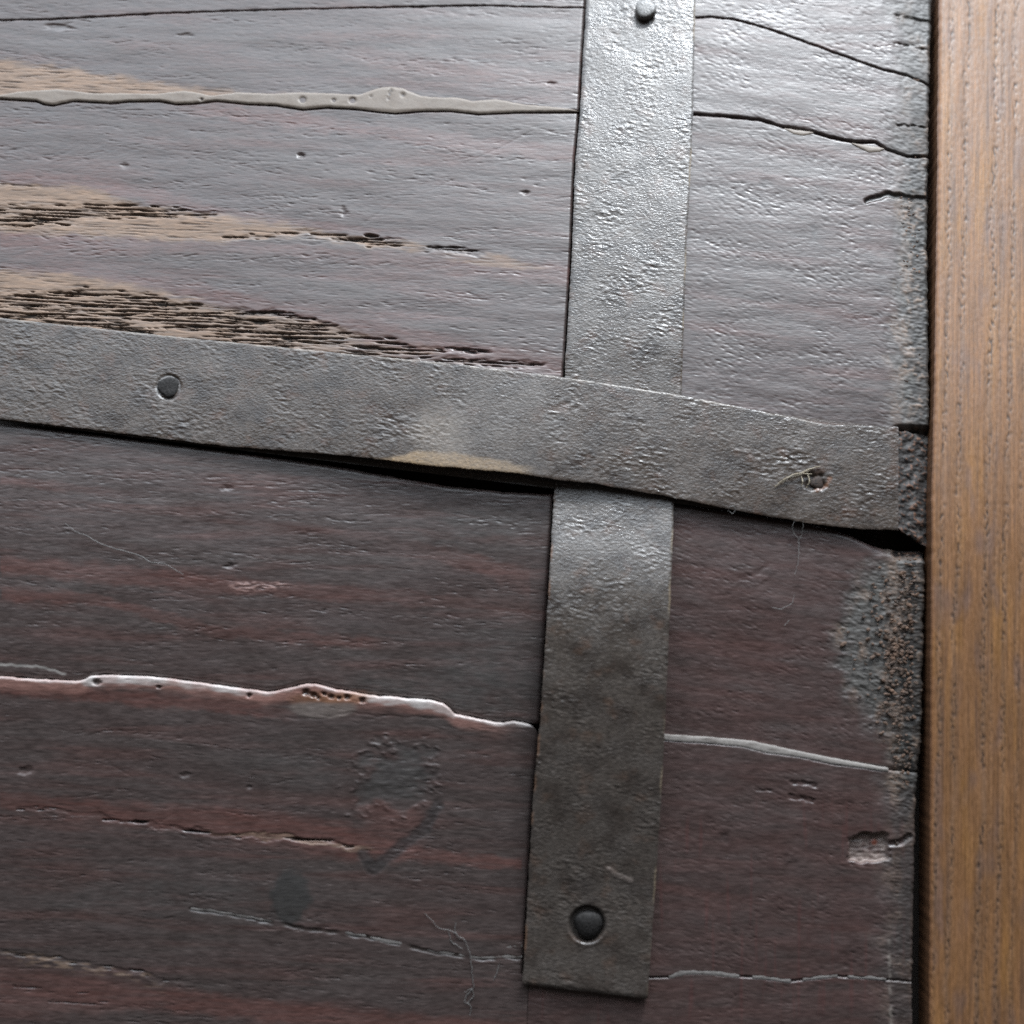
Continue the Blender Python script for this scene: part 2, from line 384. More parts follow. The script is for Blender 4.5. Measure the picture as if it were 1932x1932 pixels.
        c = mixc(c, (.022, .020, .018), .88 * sp); rough = rough + .14 * sp; h = h * (1 - .6 * sp) + .06 * sp
        # dull grey rubbed areas near the strap
        for cu, cv, ru, rv, s in ((900, 1000, 120, 34, .6), (880, 1300, 150, 55, .6), (940, 1240, 90, 90, .4), (1000, 1450, 60, 60, .35), (720, 1290, 60, 20, .5), (300, 1690, 240, 55, .45), (560, 1440, 120, 50, .4)):
            c = mixc(c, (.060, .057, .053), s * blob(ur, vr, cu, cv, ru, rv, .7) * (.6 + .5 * per(u / 35, vg / 14, 52)))
        # broken, rubbed upper edge of the lowest board, its gloss highlight painted in white
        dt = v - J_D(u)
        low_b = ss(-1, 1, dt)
        wd = np.interp(u, [0, 150, 172, 300, 420, 500, 560, 640, 800, 845, 860, 1017], [8, 8, 25, 17, 19, 10, 9, 11, 23, 25, 9, 11])
        ridge = low_b * ss(44, 8, dt + 4 * per(u / 30, u * 0, 111))
        h = h * (1 - .3 * ridge) + .30 * ridge
        pink = low_b * ss(34, 14, dt + 6 * per(u / 40, v / 9, 112)) * ss(1000, 860, u)
        c = mixc(c, (.27, .14, .115), .85 * pink)
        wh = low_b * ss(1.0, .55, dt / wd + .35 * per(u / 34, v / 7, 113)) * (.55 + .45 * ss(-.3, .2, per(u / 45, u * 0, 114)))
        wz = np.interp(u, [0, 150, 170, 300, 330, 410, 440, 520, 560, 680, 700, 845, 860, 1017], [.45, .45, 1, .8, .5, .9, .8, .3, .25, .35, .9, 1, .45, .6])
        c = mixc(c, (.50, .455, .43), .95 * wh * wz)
        wh_holes = 0 * u
        for cu, cv, ru in ((183, 1287, 7), (578, 1306, 7), (592, 1311, 6), (600, 1317, 4), (612, 1309, 4), (625, 1314, 5), (640, 1317, 4), (655, 1315, 6), (684, 1321, 6), (470, 1312, 5), (300, 1296, 4)):
            wh_holes = np.maximum(wh_holes, blob(u + 3 * per(u / 7, v / 7, 115), v, cu, cv, ru, ru * .8, .5))
        c = mixc(c, (.26, .12, .06), .7 * blob(ur, vr, 630, 1316, 70, 12, .5))
        h = h - 1.1 * wh_holes; c = mixc(c, (.05, .022, .012), .85 * wh_holes)
        lobe = blob(u + 5 * per(u / 30, v / 30, 116), v, 610, 1336, 62, 20, .15) * ss(1322, 1330, v)
        c = mixc(c, (.15, .12, .105), .8 * lobe); h = h + .12 * lobe
        c = mixc(c, (.30, .28, .26), .7 * seg(u, v + 2 * per(u / 12, u * 0, 117), [(-40, 1252), (40, 1256), (80, 1259), (120, 1272)], 3.5))
        ck0 = seg(u, v + 3 * per(u / 25, u * 0, 118), [(540, 1354), (600, 1357), (660, 1344), (711, 1350), (850, 1356)], 3); h = h - .10 * ck0
        # check in the lowest board
        ck = seg(u, v + 3 * per(u / 22, 0 * u, 53), [(360, 1716), (394, 1719), (459, 1730), (519, 1742), (573, 1752), (642, 1760), (687, 1767), (763, 1783), (808, 1795), (846, 1800), (902, 1809), (953, 1807), (1000, 1808)], 5) * ss(-.6, .1, per(u / 30, u * 0, 54))
        h = h - .35 * ck; c = mixc(c, (.03, .022, .018), .8 * ck)
    else:
        # crumbling right end, hairline splits, slot
        dR = R_E(v) - u
        e = ss(80, 14, dR + 42 * fbm(u / 50, v / 60, 61, 3))
        e = np.maximum(e, .9 * ss(1.15, .75, np.hypot((ur - 1720) / 150, (vr - 1215) / 190) + .22 * fbm(u / 40, v / 40, 62, 3)) * ss(1000, 1060, v))
        e = e * np.interp(v, [0, 150, 330, 420, 1470, 1560, 1932], [.75, .6, .8, 1, 1, .55, .5])
        grit = .7 * per(u / 15, v / 11, 63) + .6 * per(u / 8, v / 6, 60); grit2 = per(u / 5.4, v / 4.4, 64)
        h = h - .55 * e + e * (.30 * grit + .16 * grit2)
        c = mixc(c, GRIME, .85 * e)
        warm = e * ss(.05, .55, fbm(u / 34, v / 60, 65, 2) + .7 * ss(90, 20, dR) * np.interp(v, [0, 350, 700, 1100, 1300, 1500, 1932], [.1, .4, .6, .75, .75, .4, .3]))
        c = mixc(c, np.array((.24, .15, .10)), .75 * warm * (.6 + .6 * grit2))
        c = mixc(c, DIRT, .9 * np.maximum(e, .6) * ss(-.15, .45, -grit + .6 * per(u / 20, v / 24, 66) + .5 * ss(36, 8, dR)) * ss(64, 18, dR + 14 * per(u / 20, v / 50, 67)))
        rough = rough + .22 * e
        rec = blob(u + 8 * per(u / 30, v / 30, 76), v, 1704, 1016, 60, 26, .5); h = h - 2.2 * rec
        rim = np.clip(1 - np.abs(e - .45) / .3, 0, 1) * ss(1040, 1080, v) * ss(1480, 1430, v); h = h + .22 * rim * (.6 + .6 * per(u / 11, v / 8, 77))
        ck = seg(u, v + 3 * per(u / 14, v * 0, 67), [(1636, 378), (1660, 371), (1680, 366), (1721, 373), (1760, 372)], 7)
        h = h - 1.2 * ck; c = mixc(c, DIRT, .8 * ck)
        tipz = ss(1684, 1698, u + 4 * per(v / 14, v * 0, 78)) * ss(798, 816, v) * ss(1062, 1040, v)
        h = h * (1 - tipz) + tipz * (-5.0 + .9 * grit + .5 * grit2); c = mixc(c, (.012, .009, .008), .95 * tipz); c = mixc(c, (.11, .045, .022), .6 * tipz * ss(.1, .55, grit2 + .5 * grit)); rough = rough + .45 * tipz
        for y0 in (34, 88, 236):
            k = seg(u, v + 3 * per(u / 9, v * 0 + y0, 68), [(1722 - (y0 * 13 % 37), y0 - (y0 * 5 % 9)), (1735, y0 + (y0 % 7) - 3), (1756, y0 + 6)], 2.5 + y0 % 4) * ss(-.5, .3, per(u / 14, v / 6, 62))
            h = h - .8 * k; c = mixc(c, (.03, .024, .02), .75 * k)
        k = seg(u, v + 3 * per(u / 12, v * 0, 69), [(1540, 420), (1537, 520), (1545, 700), (1552, 790)], 4)
        h = h - .05 * k * ss(-.2, .3, per(u * 0, v / 22, 70))
        su = u + 7 * per(u / 22, v / 22, 79) + 3 * per(u / 8, v / 8, 80); sv = v + 6 * per(u / 24, v / 24, 81) + 2.5 * per(u / 8, v / 8, 82)
        slot = 1 - ss(.84, 1.06, (np.abs((su - 1640) / 40) ** 3.4 + np.abs((sv - 1600) / 27) ** 3.4) ** (1 / 3.4))
        h = h * (1 - slot) - 2.6 * slot + slot * .45 * per(u / 12, v / 7, 71)
        c = mixc(c, np.array((.40, .32, .28)), slot * (.75 + .5 * per(u / 13, v / 9, 83))); c = mixc(c, (.30, .08, .04), slot * blob(u, v, 1652, 1590, 6, 6)); rough = rough + .2 * slot
        k = seg(u, v, [(1680, 1592), (1700, 1590), (1716, 1578)], 8)
        h = h - .9 * k; c = mixc(c, (.02, .016, .013), .7 * k)
        for pts, w, d in (([(1395, 1092), (1420, 1088), (1452, 1062)], 7, .2), ([(1425, 1103), (1450, 1085), (1460, 1075)], 5, -.14), ([(1420, 1185), (1440, 1178)], 4, -.1),
                          ([(1495, 1475), (1540, 1482)], 6, .55), ([(1492, 1503), (1532, 1510)], 6, .5), ([(1425, 1490), (1455, 1492)], 4, .3), ([(1395, 200), (1440, 160)], 2, .05)):
            h = h - d * seg(u + 4 * per(u / 14, v / 9, 59), v + 3 * per(u / 11, v / 9, 60), pts, w) * (.7 + .6 * per(u / 12, v / 12, 61))
        for cu, cv, ru, rv, d in ((1445, 345, 12, 8, .15), (1493, 1613, 10, 9, -.3), (1605, 1810, 18, 18, .25), (1366, 1580, 9, 8, .3), (1538, 440, 9, 14, .1)):
            b = blob(u + 8 * per(u / 12, v / 12, 57), v + 8 * per(u / 12, v / 12, 58), cu, cv, ru, rv, .9)
            h = h - d * b; c = mixc(c, (.03, .027, .026), .6 * b)
        pl = seg(u + 2 * per(v / 14, v * 0, 72), v, [(1677, 1775), (1679, 1850), (1682, 1940)], 4) * ss(-.25, .2, per(v / 25, v * 0, 73))
        c = mixc(c, (.25, .22, .19), .7 * pl); h = h + .15 * pl
        rd = ss(880, 1020, v) * .55
        c = mixc(c, (.082, .043, .038), rd * (1 - e) * (.7 + .5 * per(u / 60, vg / 18, 74)))
        st = ss(.35, .7, per(u / 9, v / 150, 75)) * ss(1450, 1560, v)
        c = mixc(c, (.10, .042, .038), .5 * st * (1 - e))
    return h, np.clip(c, .004, .9), np.clip(rough, .18, .95)

def board(name, parent, u_left, u_right, vtop, vbot, seed, right, gap=(2.0, 2.0), edge=7.0, du=3.0, dv=1.5, tilt=0.0, level=0.0, corner=0, ragged=(1.0, 1.0)):
    ul0 = float(np.min(u_left(np.array([0., 1932])))) if callable(u_left) else u_left
    ur0 = float(np.max(u_right(np.array([0., 1932])))) if callable(u_right) else u_right
    um = np.array([ul0, .5 * (ul0 + ur0), ur0])
    hh = float(np.max(vbot(um) - vtop(um)))
    nc = int((ur0 - ul0) / du) + 2; nr = int(hh / dv) + 2
    s, t = np.meshgrid(np.linspace(0, 1, nc), np.linspace(0, 1, nr))
    ug = ul0 + (ur0 - ul0) * s
    v0 = vtop(ug) + (vbot(ug) - vtop(ug)) * t
    UL = u_left(v0) if callable(u_left) else u_left; UR = u_right(v0) if callable(u_right) else u_right
    u = UL + (UR - UL) * s
    T = vtop(u) + gap[0] + ragged[0] * (1.2 * per(u / 26, u * 0, seed + 90) + .7 * per(u / 9, u * 0, seed + 91))
    B = vbot(u) - gap[1] + ragged[1] * (1.2 * per(u / 26, u * 0, seed + 92) + .7 * per(u / 9, u * 0, seed + 93))
    v = T + (B - T) * t
    if corner:
        k = np.clip((u - (UR - corner)) / corner, 0, 1)
        v = v + (1 - np.sqrt(np.maximum(0, 1 - k * k))) * corner * .9 * (1 - t) ** 8
    vl = float(vtop(ul0 + 5.)) + (float(vtop(ur0 - 5.)) - float(vtop(ul0 + 5.))) * (u - ul0) / (ur0 - ul0)
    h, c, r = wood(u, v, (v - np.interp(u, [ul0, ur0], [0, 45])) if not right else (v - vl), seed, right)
    d = np.minimum(v - T, B - v)
    de = np.minimum(u - UL if not right else 99 + 0 * u, UR - u)
    rnd = np.clip(1 - d / edge, 0, 1) ** 2 * .75 + np.clip(1 - de / 6, 0, 1) ** 2 * .7 * ss(1850, 1836, v)
    h = h - rnd + tilt * (t - .5) + level
    me = grid_mesh(name, u, v, np.zeros_like(u), h, c, r, 12.0)
    return link(name, me, M_WOOD, parent)

def empty(name, label, cat, loc):
    o = bpy.data.objects.new(name, None); COL.objects.link(o)
    o.empty_display_size = .02
    o['label'] = label; o['category'] = cat
    return o

panel = empty('plank_panel', 'dark varnished plank panel bound with riveted iron straps, beside the orange post', 'panel', (0, 0, 0))

TOP = lambda q: 0 * np.asarray(q, float) - 45
BOT = lambda q: 0 * np.asarray(q, float) + 1978
SLg = lambda v: S_L(v) - 2.0 + 13 * ss(1838, 1856, v)
RBl = lambda v: S_L(v) + 12.0
REr = lambda v: R_E(v) + 8 + 3 * per(v / 34, v * 0, 95) + 2.5 * per(v / 11, v * 0, 96) + 4

left_boards = []
for k, (a, b, sd, g, kw) in enumerate([
        (TOP, J_A, 100, (0, .3), dict(edge=2.5, level=-.1)),
        (J_A, J_B, 200, (.3, 1.2), dict(edge=2.5, level=.05)),
        (J_B, J_C, 300, (1.3, 2), dict(edge=4, level=-.15, ragged=(.2, 1))),
        (J_C2, J_D, 400, (0, 1.0), dict(edge=9, level=-1.3)),
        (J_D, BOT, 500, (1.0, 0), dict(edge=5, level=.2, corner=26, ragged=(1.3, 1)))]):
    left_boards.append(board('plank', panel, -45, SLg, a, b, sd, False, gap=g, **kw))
right_boards = []
for k, (a, b, sd, g, kw) in enumerate([
        (TOP, K_A, 610, (0, .6), dict(edge=3)),
        (K_A, K_B, 620, (.6, 1.3), dict(edge=3.5, level=.05)),
        (K_B, K_C, 630, (1.3, 2), dict(edge=4, level=-.1)),
        (K_C2, K_D, 640, (0, 1.0), dict(edge=11, level=-1.0)),
        (K_D, K_E, 650, (1.0, .5), dict(edge=4, level=.05)),
        (K_E, BOT, 660, (.5, 0), dict(edge=3))]):
    right_boards.append(board('plank', panel, RBl, REr, a, b, sd, True, gap=g, **kw))

# backing behind the boards
bu, bv = np.meshgrid(np.linspace(-60, 2000, 24), np.linspace(-60, 1992, 40))
me = grid_mesh('backing_board', bu, bv, 0 * bu - 12.5, 0 * bu, np.zeros(bu.shape + (3,)) + .02, 0 * bu + .8, 8.0)
link('backing_board', me, M_DARK, panel)

# ------------------------------------------------------------------ iron straps
def iron(u, v, seed, ug, vgr):
    big = fbm(u / 90, v / 90, seed, 3)
    cl = ss(-.35, .45, fbm(u / 85, v / 70, seed + 2, 3))
    p = .5 * per(ug / 10, vgr / 4.4, seed + 3) + .3 * per(ug / 5.2, vgr / 2.9, seed + 4) + .5 * cl * per(ug / 17, vgr / 8, seed + 14)
    h = .25 * big + (.065 + .22 * cl ** 1.5) * p - .14 * ss(.55, .9, per(u / 11, v / 9, seed + 5)) * cl
    c = np.zeros(u.shape + (3,)) + np.array((.078, .064, .054))
    c = mixc(c, (.036, .027, .022), .95 * ss(-.2, .5, fbm(u / 60, v / 50, seed + 6, 3)))
    c = mixc(c, (.095, .055, .037), .65 * ss(.1, .6, fbm(u / 45, v / 38, seed + 7, 3)))
    c = c * (1 + .25 * per(u / 11, v / 7, seed + 8) + .15 * per(u / 4, v / 3.5, seed + 9))[..., None]
    r = .30 + .22 * fbm(u / 60, v / 50, seed + 10, 3)
    return h, c, r

def edge_round(d, w, a):
    return a * np.clip(1 - d / w, 0, 1) ** 2

# upright strap
VT = 2.6
v_lift = line([(-60, 2.6), (640, 2.6), (720, 2.0), (850, 0.8), (930, 1.0), (965, 2.0), (1000, 3.6), (1080, 7.4), (1140, 9.0), (1200, 9.8), (1300, 9.8), (1450, 8.2), (1700, 4.0), (1900, 2.8)])
nr, nc = 1250, 90
s, t = np.meshgrid(np.linspace(0, 1, nc), np.linspace(0, 1, nr))
v = -45 + (1857 + 45) * t
v = v + 28 * s * t ** 30
a = S_L(v) + 1.2 * per(v / 30, v * 0, 801) + .8 * per(v / 8, v * 0, 802)
b = S_R(v) + 1.0 * per(v / 34, v * 0, 803) + .8 * per(v / 8, v * 0, 804)
u = a + (b - a) * s
v = v + 1.2 * per(u / 20, u * 0, 805) * t ** 20
h, c, r = iron(u, v, 810, u + .35 * v, v - .25 * u)
h = h - edge_round(np.minimum(u - a, b - u), 5, .35) - edge_round((1 - t) * 1900, 7, .5)
VL = np.convolve(np.pad(v_lift(v[:, 0]), 30, mode='edge'), np.ones(61) / 61, 'valid')[:, None] + 0 * u
hole = blob(u, v, 1108, 1744, 33, 34, .12)
lip = np.clip(1 - np.abs(np.hypot(u - 1108, v - 1746) - 37) / 6, 0, 1)
h = h * (1 - hole) - 2.0 * hole + .18 * lip * ss(1735, 1765, v)
c = mixc(c, (.03, .028, .026), .8 * hole); r = r + .08 * ss(1200, 1700, v)
c = mixc(c, (.072, .058, .050), .35 * ss(1150, 1500, v))
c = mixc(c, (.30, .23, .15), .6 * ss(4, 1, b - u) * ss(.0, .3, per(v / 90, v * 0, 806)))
c = mixc(c, (.22, .11, .06), .55 * ss(5, 1, u - a) * ss(.0, .3, per(v / 60, v * 0, 807)) * ss(900, 1000, v))
g = seg(u, v, [(1150, 1640), (1160, 1650), (1190, 1662)], 7); h = h + .2 * g; c = mixc(c, (.2, .16, .14), .5 * g)
lo = blob(u, v, 1230, 30, 42, 42, .4)
me = grid_mesh('iron_strap', u, v, VL, h, c, np.clip(r, .2, .9), 2.1)
strap_up = link('iron_strap', me, M_IRON, panel)

# long strap, bowed over the upright one and bent down at its right end
lift = line([(-60, 1.7), (0, 1.7), (330, 1.9), (460, 2.4), (668, 4.8), (841, 6.6), (1042, 6.4), (1160, 5.0), (1272, 4.4), (1402, 3.2), (1541, 2.8), (1627, 2.8), (1692, 2.8),
             (1706, 1.4), (1728, -1.2), (1752, -4.5)])
nc, nr = 720, 125
s, t = np.meshgrid(np.linspace(0, 1, nc), np.linspace(0, 1, nr))
u = -45 + (1695 + 45) * s
ta = B_T(u) + 1.0 * per(u / 30, u * 0, 821) + .6 * per(u / 8, u * 0, 822)
tb = B_B(u) + 1.2 * per(u / 30, u * 0, 823) + .7 * per(u / 8, u * 0, 824)
v = ta + (tb - ta) * t
h, c, r = iron(u, v, 830, u + .1 * v, v - .12 * u)
h = h - edge_round(np.minimum(v - ta, tb - v), 4, .10)
c = c * np.array((.80, .72, .66)); r = r + .05
L = lift(u); L = np.where(True, L, L)
kk = np.ones(9) / 9
L0 = np.convolve(np.pad(L[0], 4, mode='edge'), kk, 'valid'); L = np.tile(L0, (nr, 1))
rv = np.hypot(u - 318, v - 730)
h = h - .75 * np.clip(1 - np.abs(rv - 22) / 4, 0, 1) * (.7 + .5 * per(u / 15, v / 15, 840)); c = mixc(c, (.025, .022, .02), .6 * np.clip(1 - np.abs(rv - 22) / 4, 0, 1))
pit = blob(u + 9 * per(u / 14, v / 14, 850), v + 7 * per(u / 12, v / 12, 851), 1537, 908, 19, 15, .5); h = h - 1.3 * pit; c = mixc(c, (.02, .014, .01), .9 * pit)
c = mixc(c, (.22, .09, .04), .5 * seg(u + 5 * per(u / 8, v / 8, 852), v, [(1540, 925), (1560, 915), (1566, 903)], 6))
rs = blob(u + 8 * per(u / 25, v / 25, 841), v, 1490, 880, 70, 26, .5); h = h + .16 * rs * per(u / 13, v / 8, 842)
gold = between(u, v + 5 * per(u / 30, v / 12, 843), [(720, 866), (790, 850), (880, 858), (940, 868), (990, 880)], [(720, 900), (990, 920)], 5)
c = mixc(c, (.34, .225, .115), .85 * gold * (.75 + .4 * per(u / 5, v / 4, 844))); r = r + .25 * gold
dust = blob(u + 14 * per(u / 40, v / 40, 845), v + 10 * per(u / 40, v / 40, 846), 830, 820, 46, 48, .6); c = mixc(c, (.22, .18, .145), .55 * dust); r = r + .12 * dust
dull = blob(u, v, 950, 800, 90, 90, .7); c = mixc(c, (.125, .108, .096), .5 * dull); h = h * (1 - .5 * dull)
tip = ss(1688, 1704, u); gr = per(u / 7, v / 6, 847); gr2 = per(u / 4, v / 4, 848)
h = h + tip * (.35 * gr + .2 * gr2); c = mixc(c, (.038, .030, .026), .85 * tip); c = mixc(c, (.13, .055, .03), .7 * tip * ss(.1, .6, gr + .5 * gr2)); r = r + .2 * tip
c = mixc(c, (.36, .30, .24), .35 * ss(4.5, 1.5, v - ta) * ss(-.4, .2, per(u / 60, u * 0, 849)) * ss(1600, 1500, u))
me = grid_mesh('iron_strap', u, v, L, h, c, np.clip(r, .2, .95), 1.4)
strap_long = link('iron_strap', me, M_IRON, panel)

# rusted end of the long strap, bent down into the gap by the post
s, t = np.meshgrid(np.linspace(0, 1, 30), np.linspace(0, 1, 120))
u = 1693 + 57 * s
ta = np.interp(u, [1693, 1750], [812, 822]) + 4 * per(u / 12, u * 0, 861); tb = np.interp(u, [1693, 1720, 1750], [998, 1012, 1036]) + 4 * per(u / 10, u * 0, 862)
v = ta + (tb - ta) * t
gr = per(u / 17, v / 14, 863); gr2 = per(u / 6.5, v / 5.5, 864)
h = .9 * gr + .4 * gr2 + .5 * fbm(u / 20, v / 40, 865, 2)
c = np.zeros(u.shape + (3,)) + np.array((.020, .016, .014))
c = mixc(c, (.15, .065, .032), .85 * ss(.15, .6, gr2 + .5 * gr)); c = mixc(c, (.09, .085, .08), .6 * ss(.2, .6, per(u / 7, v / 9, 866)))
me = grid_mesh('corroded_end', u, v, np.interp(u, [1693, 1712, 1750], [.9, -1.0, -4.6]), h, np.clip(c, .005, .9), .75 + 0 * u, 1.6)
o = link('corroded_end', me, M_IRON, strap_long); o['label'] = 'dark rust crusted end of the strap bent down beside the post'

# ------------------------------------------------------------------ rivets
def lathe(name, u, v, h0, prof, mat, parent, seg_n=40, rough_amp=.07, seed=1, squash=(1, 1)):
    p, n = P(u, v, h0)
    p = p.reshape(3); n = n.reshape(3)
    ex = np.array([1., 0, 0]); ez = np.cross(ex, n); ez = ez / np.linalg.norm(ez)
    sc = (p[1] + CAM_D) * PX
    r_ = random.Random(seed)
    vs_, fs = [], []
    for i, (rr, hh) in enumerate(prof):
        for k in range(seg_n):
            a = 2 * math.pi * k / seg_n
            w = 1 + rough_amp * math.sin(a * 3 + seed) + rough_amp * .5 * r_.uniform(-1, 1)
            q = p + sc * rr * w * (math.cos(a) * ex * squash[0] + math.sin(a) * ez * squash[1]) + n * (hh + .07 * r_.uniform(-1, 1) + .12 * rr / 20 * math.sin(a + seed)) * .001
            vs_.append(tuple(q))
    for i in range(len(prof) - 1):
        for k in range(seg_n):
            k2 = (k + 1) % seg_n
            fs.append((i * seg_n + k, i * seg_n + k2, (i + 1) * seg_n + k2, (i + 1) * seg_n + k))
    fs.append(tuple(range(seg_n))[::-1])
    fs.append(tuple((len(prof) - 1) * seg_n + k for k in range(seg_n)))
    me = bpy.data.meshes.new(name); me.from_pydata(vs_, [], fs); me.update()
    for pl in me.polygons: pl.use_smooth = True
    import bmesh
    bm = bmesh.new(); bm.from_mesh(me); bmesh.ops.recalc_face_normals(bm, faces=bm.faces); bm.to_mesh(me); bm.free()
    return link(name, me, mat, parent)

M_RIV = noise_material('rivet_iron', (.09, .085, .08), (.17, .16, .15), .42, 1500, .8)
M_RIVD = noise_material('dark_rivet_iron', (.014, .013, .012), (.034, .031, .030), .65, 1200, .2)
M_RUST = noise_material('rusty_nail', (.015, .011, .009), (.05, .028, .018), .7, 1800)
o = lathe('rivet', 1217, 24, VT, [(19, -2), (19, .4), (19.5, 2.6), (18.5, 3.1), (15, 3.35), (9, 3.45), (3, 3.45)], M_RIV, strap_up, seed=2)
o['label'] = 'small round light grey rivet standing proud of the strap'
o = lathe('rivet', 1110, 1743, float(v_lift(1743.)) - 2, [(27, -1), (27, .6), (25, 1.5), (20, 2.2), (13, 2.6), (6, 2.75), (2, 2.8)], M_RIVD, strap_up, seed=3)
o['label'] = 'dark domed rivet sunk in its hole near the strap end'
o = lathe('rivet', 318, 730, float(lift(318.)), [(20, -1.2), (20, .0), (19, .25), (15, .38), (8, .42), (3, .42)], M_RIVD, strap_long, seed=4)
o = lathe('rivet', 1541, 911, float(lift(1541.)) - 1.2, [(13, -1), (13, .3), (11, .7), (6, .9), (2, .95)], M_RUST, strap_long, seed=5, rough_amp=.1)

# ------------------------------------------------------------------ fillers in the joints
def strip(name, parent, top, bot, u0, u1, h0, thick, colf, edge=5, du=2.5, n=14, seed=1, holes=(), mat=None, bump=.05, wob=0):
    tl, bl = line(top), line(bot)
    nc = int((u1 - u0) / du) + 2
    s, t = np.meshgrid(np.linspace(0, 1, nc), np.linspace(0, 1, n))
    u = u0 + (u1 - u0) * s
    a = tl(u) + .8 * per(u / 13, u * 0, seed); b = bl(u) + .5 * per(u / 11, u * 0, seed + 1)
    if wob: k_ = wob * per(u / 19, u * 0, seed + 5) + .5 * wob * per(u / 7, u * 0, seed + 6); a = a - .6 * k_ + 1.2 * per(u / 24, u * 0, seed + 7); b = b + .6 * k_ + 1.2 * per(u / 24, u * 0, seed + 7)
    b = np.maximum(b, a + 1.0)
    v = a + (b - a) * t
    d = np.minimum(v - a, b - v)
    h = -thick * np.clip(1 - d / edge, 0, 1) ** 2 + bump * fbm(u / 22, v / 9, seed + 2, 3)
    c, r = colf(u, v)
    for cu, cv, ru in holes:
        k = blob(u, v, cu, cv, ru, ru * .85, .4); h = h - .7 * k; c = mixc(c, (.06, .05, .045), .55 * k)
    me = grid_mesh(name, u, v, h0 + 0 * u, h, np.clip(c, .005, .9), np.clip(r, .2, .95), 1.2)
    return link(name, me, mat or M_PUTTY, parent)

def putty_col(u, v):
    c = np.zeros(u.shape + (3,)) + np.array((.195, .158, .128))
    c = mixc(c, (.145, .11, .085), .7 * ss(-.1, .5, fbm(u / 40, v / 12, 901, 3)))
    return c, .5 + .1 * per(u / 30, v / 10, 902)

def white_col(u, v):
    c = np.zeros(u.shape + (3,)) + np.array((.50, .44, .40))
    c = mixc(c, (.30, .17, .14), .85 * ss(.0, .5, fbm(u / 50, v / 8, 903, 3)))
    return c, .42 + 0 * u

def white_col2(u, v):
    c = np.zeros(u.shape + (3,)) + np.array((.17, .155, .145))
    c = mixc(c, (.09, .078, .07), .85 * ss(.0, .5, fbm(u / 30, v / 7, 904, 3)))
    return c, .45 + 0 * u

putty_top = [(-40, 176), (0, 178), (35, 172), (104, 167), (138, 170), (173, 175), (242, 175), (294, 176), (346, 170), (370, 173), (398, 180), (446, 173), (512, 176), (567, 173), (623, 175),
             (677, 178), (711, 166), (736, 162), (760, 166), (794, 180), (829, 183), (864, 183), (891, 190), (936, 186), (988, 196), (1023, 199), (1075, 204), (1092, 209)]
putty_bot = [(q, float(J_B(q)) - .4) for q in np.arange(-40, 1093, 6)]
o = strip('joint_filler', left_boards[1], putty_top, putty_bot, -40, 1091, .5, .45, putty_col, edge=3.5, seed=911,
          holes=[(571, 188, 6), (630, 189, 3.5), (665, 189, 6), (760, 179, 4), (738, 170, 3), (735, 176, 3), (733, 184, 2.5), (700, 182, 2), (380, 187, 3)])
o['label'] = 'grey beige wavy putty bead with small bubbles'
o = strip('joint_filler', right_boards[4], [(1240, 1385), (1264, 1386), (1343, 1391), (1419, 1398), (1506, 1417), (1575, 1431), (1676, 1449)],
          [(1240, 1395), (1264, 1398), (1333, 1402), (1402, 1409), (1444, 1420), (1506, 1428), (1575, 1442), (1676, 1456)], 1242, 1676, .15, .2, (lambda u, v: (mixc(np.zeros(u.shape + (3,)) + np.array((.33, .30, .275)), (.12, .10, .09), .8 * ss(.1, .6, fbm(u / 40, v / 6, 905, 3))), .45 + 0 * u)), edge=4, n=8, seed=951)
o = strip('joint_filler', left_boards[4], [(360, 1711), (394, 1714), (459, 1725), (530, 1738)], [(360, 1717), (394, 1720), (459, 1731), (530, 1743)], 360, 530, .12, .14, white_col2, edge=3, n=6, seed=961, wob=4)
for a0, b0 in ((646, 690), (698, 775), (806, 858), (866, 985)):
    ln = line([(573, 1750), (642, 1758), (687, 1765), (711, 1773), (763, 1781), (808, 1793), (846, 1798), (902, 1807), (953, 1805), (1000, 1806)])
    q = np.linspace(a0, b0, 12)
    w = 4.2 * np.sin(np.linspace(.25, math.pi - .25, 12)) if b0 < 900 else 3 + 0 * q
    strip('joint_filler', left_boards[4], list(zip(q, ln(q) - w)), list(zip(q, ln(q) + w)), a0, b0, .12, .14, white_col2, edge=3, n=6, seed=970 + a0, wob=4)
strip('joint_filler', left_boards[4], [(935, 1789), (985, 1781)], [(935, 1793), (985, 1787)], 935, 985, .12, .14, white_col2, edge=3, n=6, seed=981, wob=4)
for a0, b0 in ((1262, 1395), (1420, 1492), (1515, 1580), (1600, 1672)):
    q = np.linspace(a0, b0, 14); w = np.interp(a0, [1262, 1672], [4.5, 2.2])
    strip('joint_filler', right_boards[4], list(zip(q, K_E(q) - w)), list(zip(q, K_E(q) + w * .8)), a0, b0, .12, .14, white_col2, edge=3, n=6, seed=985 + a0, wob=4)
for tp, bt, a0, b0 in (([(1480, 241), (1535, 249)], [(1480, 243), (1495, 252), (1515, 256), (1535, 251)], 1480, 1535), ([(1608, 269), (1668, 279)], [(1608, 272), (1640, 287), (1660, 286), (1668, 281)], 1608, 1668)):
    strip('joint_filler', right_boards[2], tp, bt, a0, b0, .2, .3, putty_col, edge=3, n=7, seed=990 + a0)

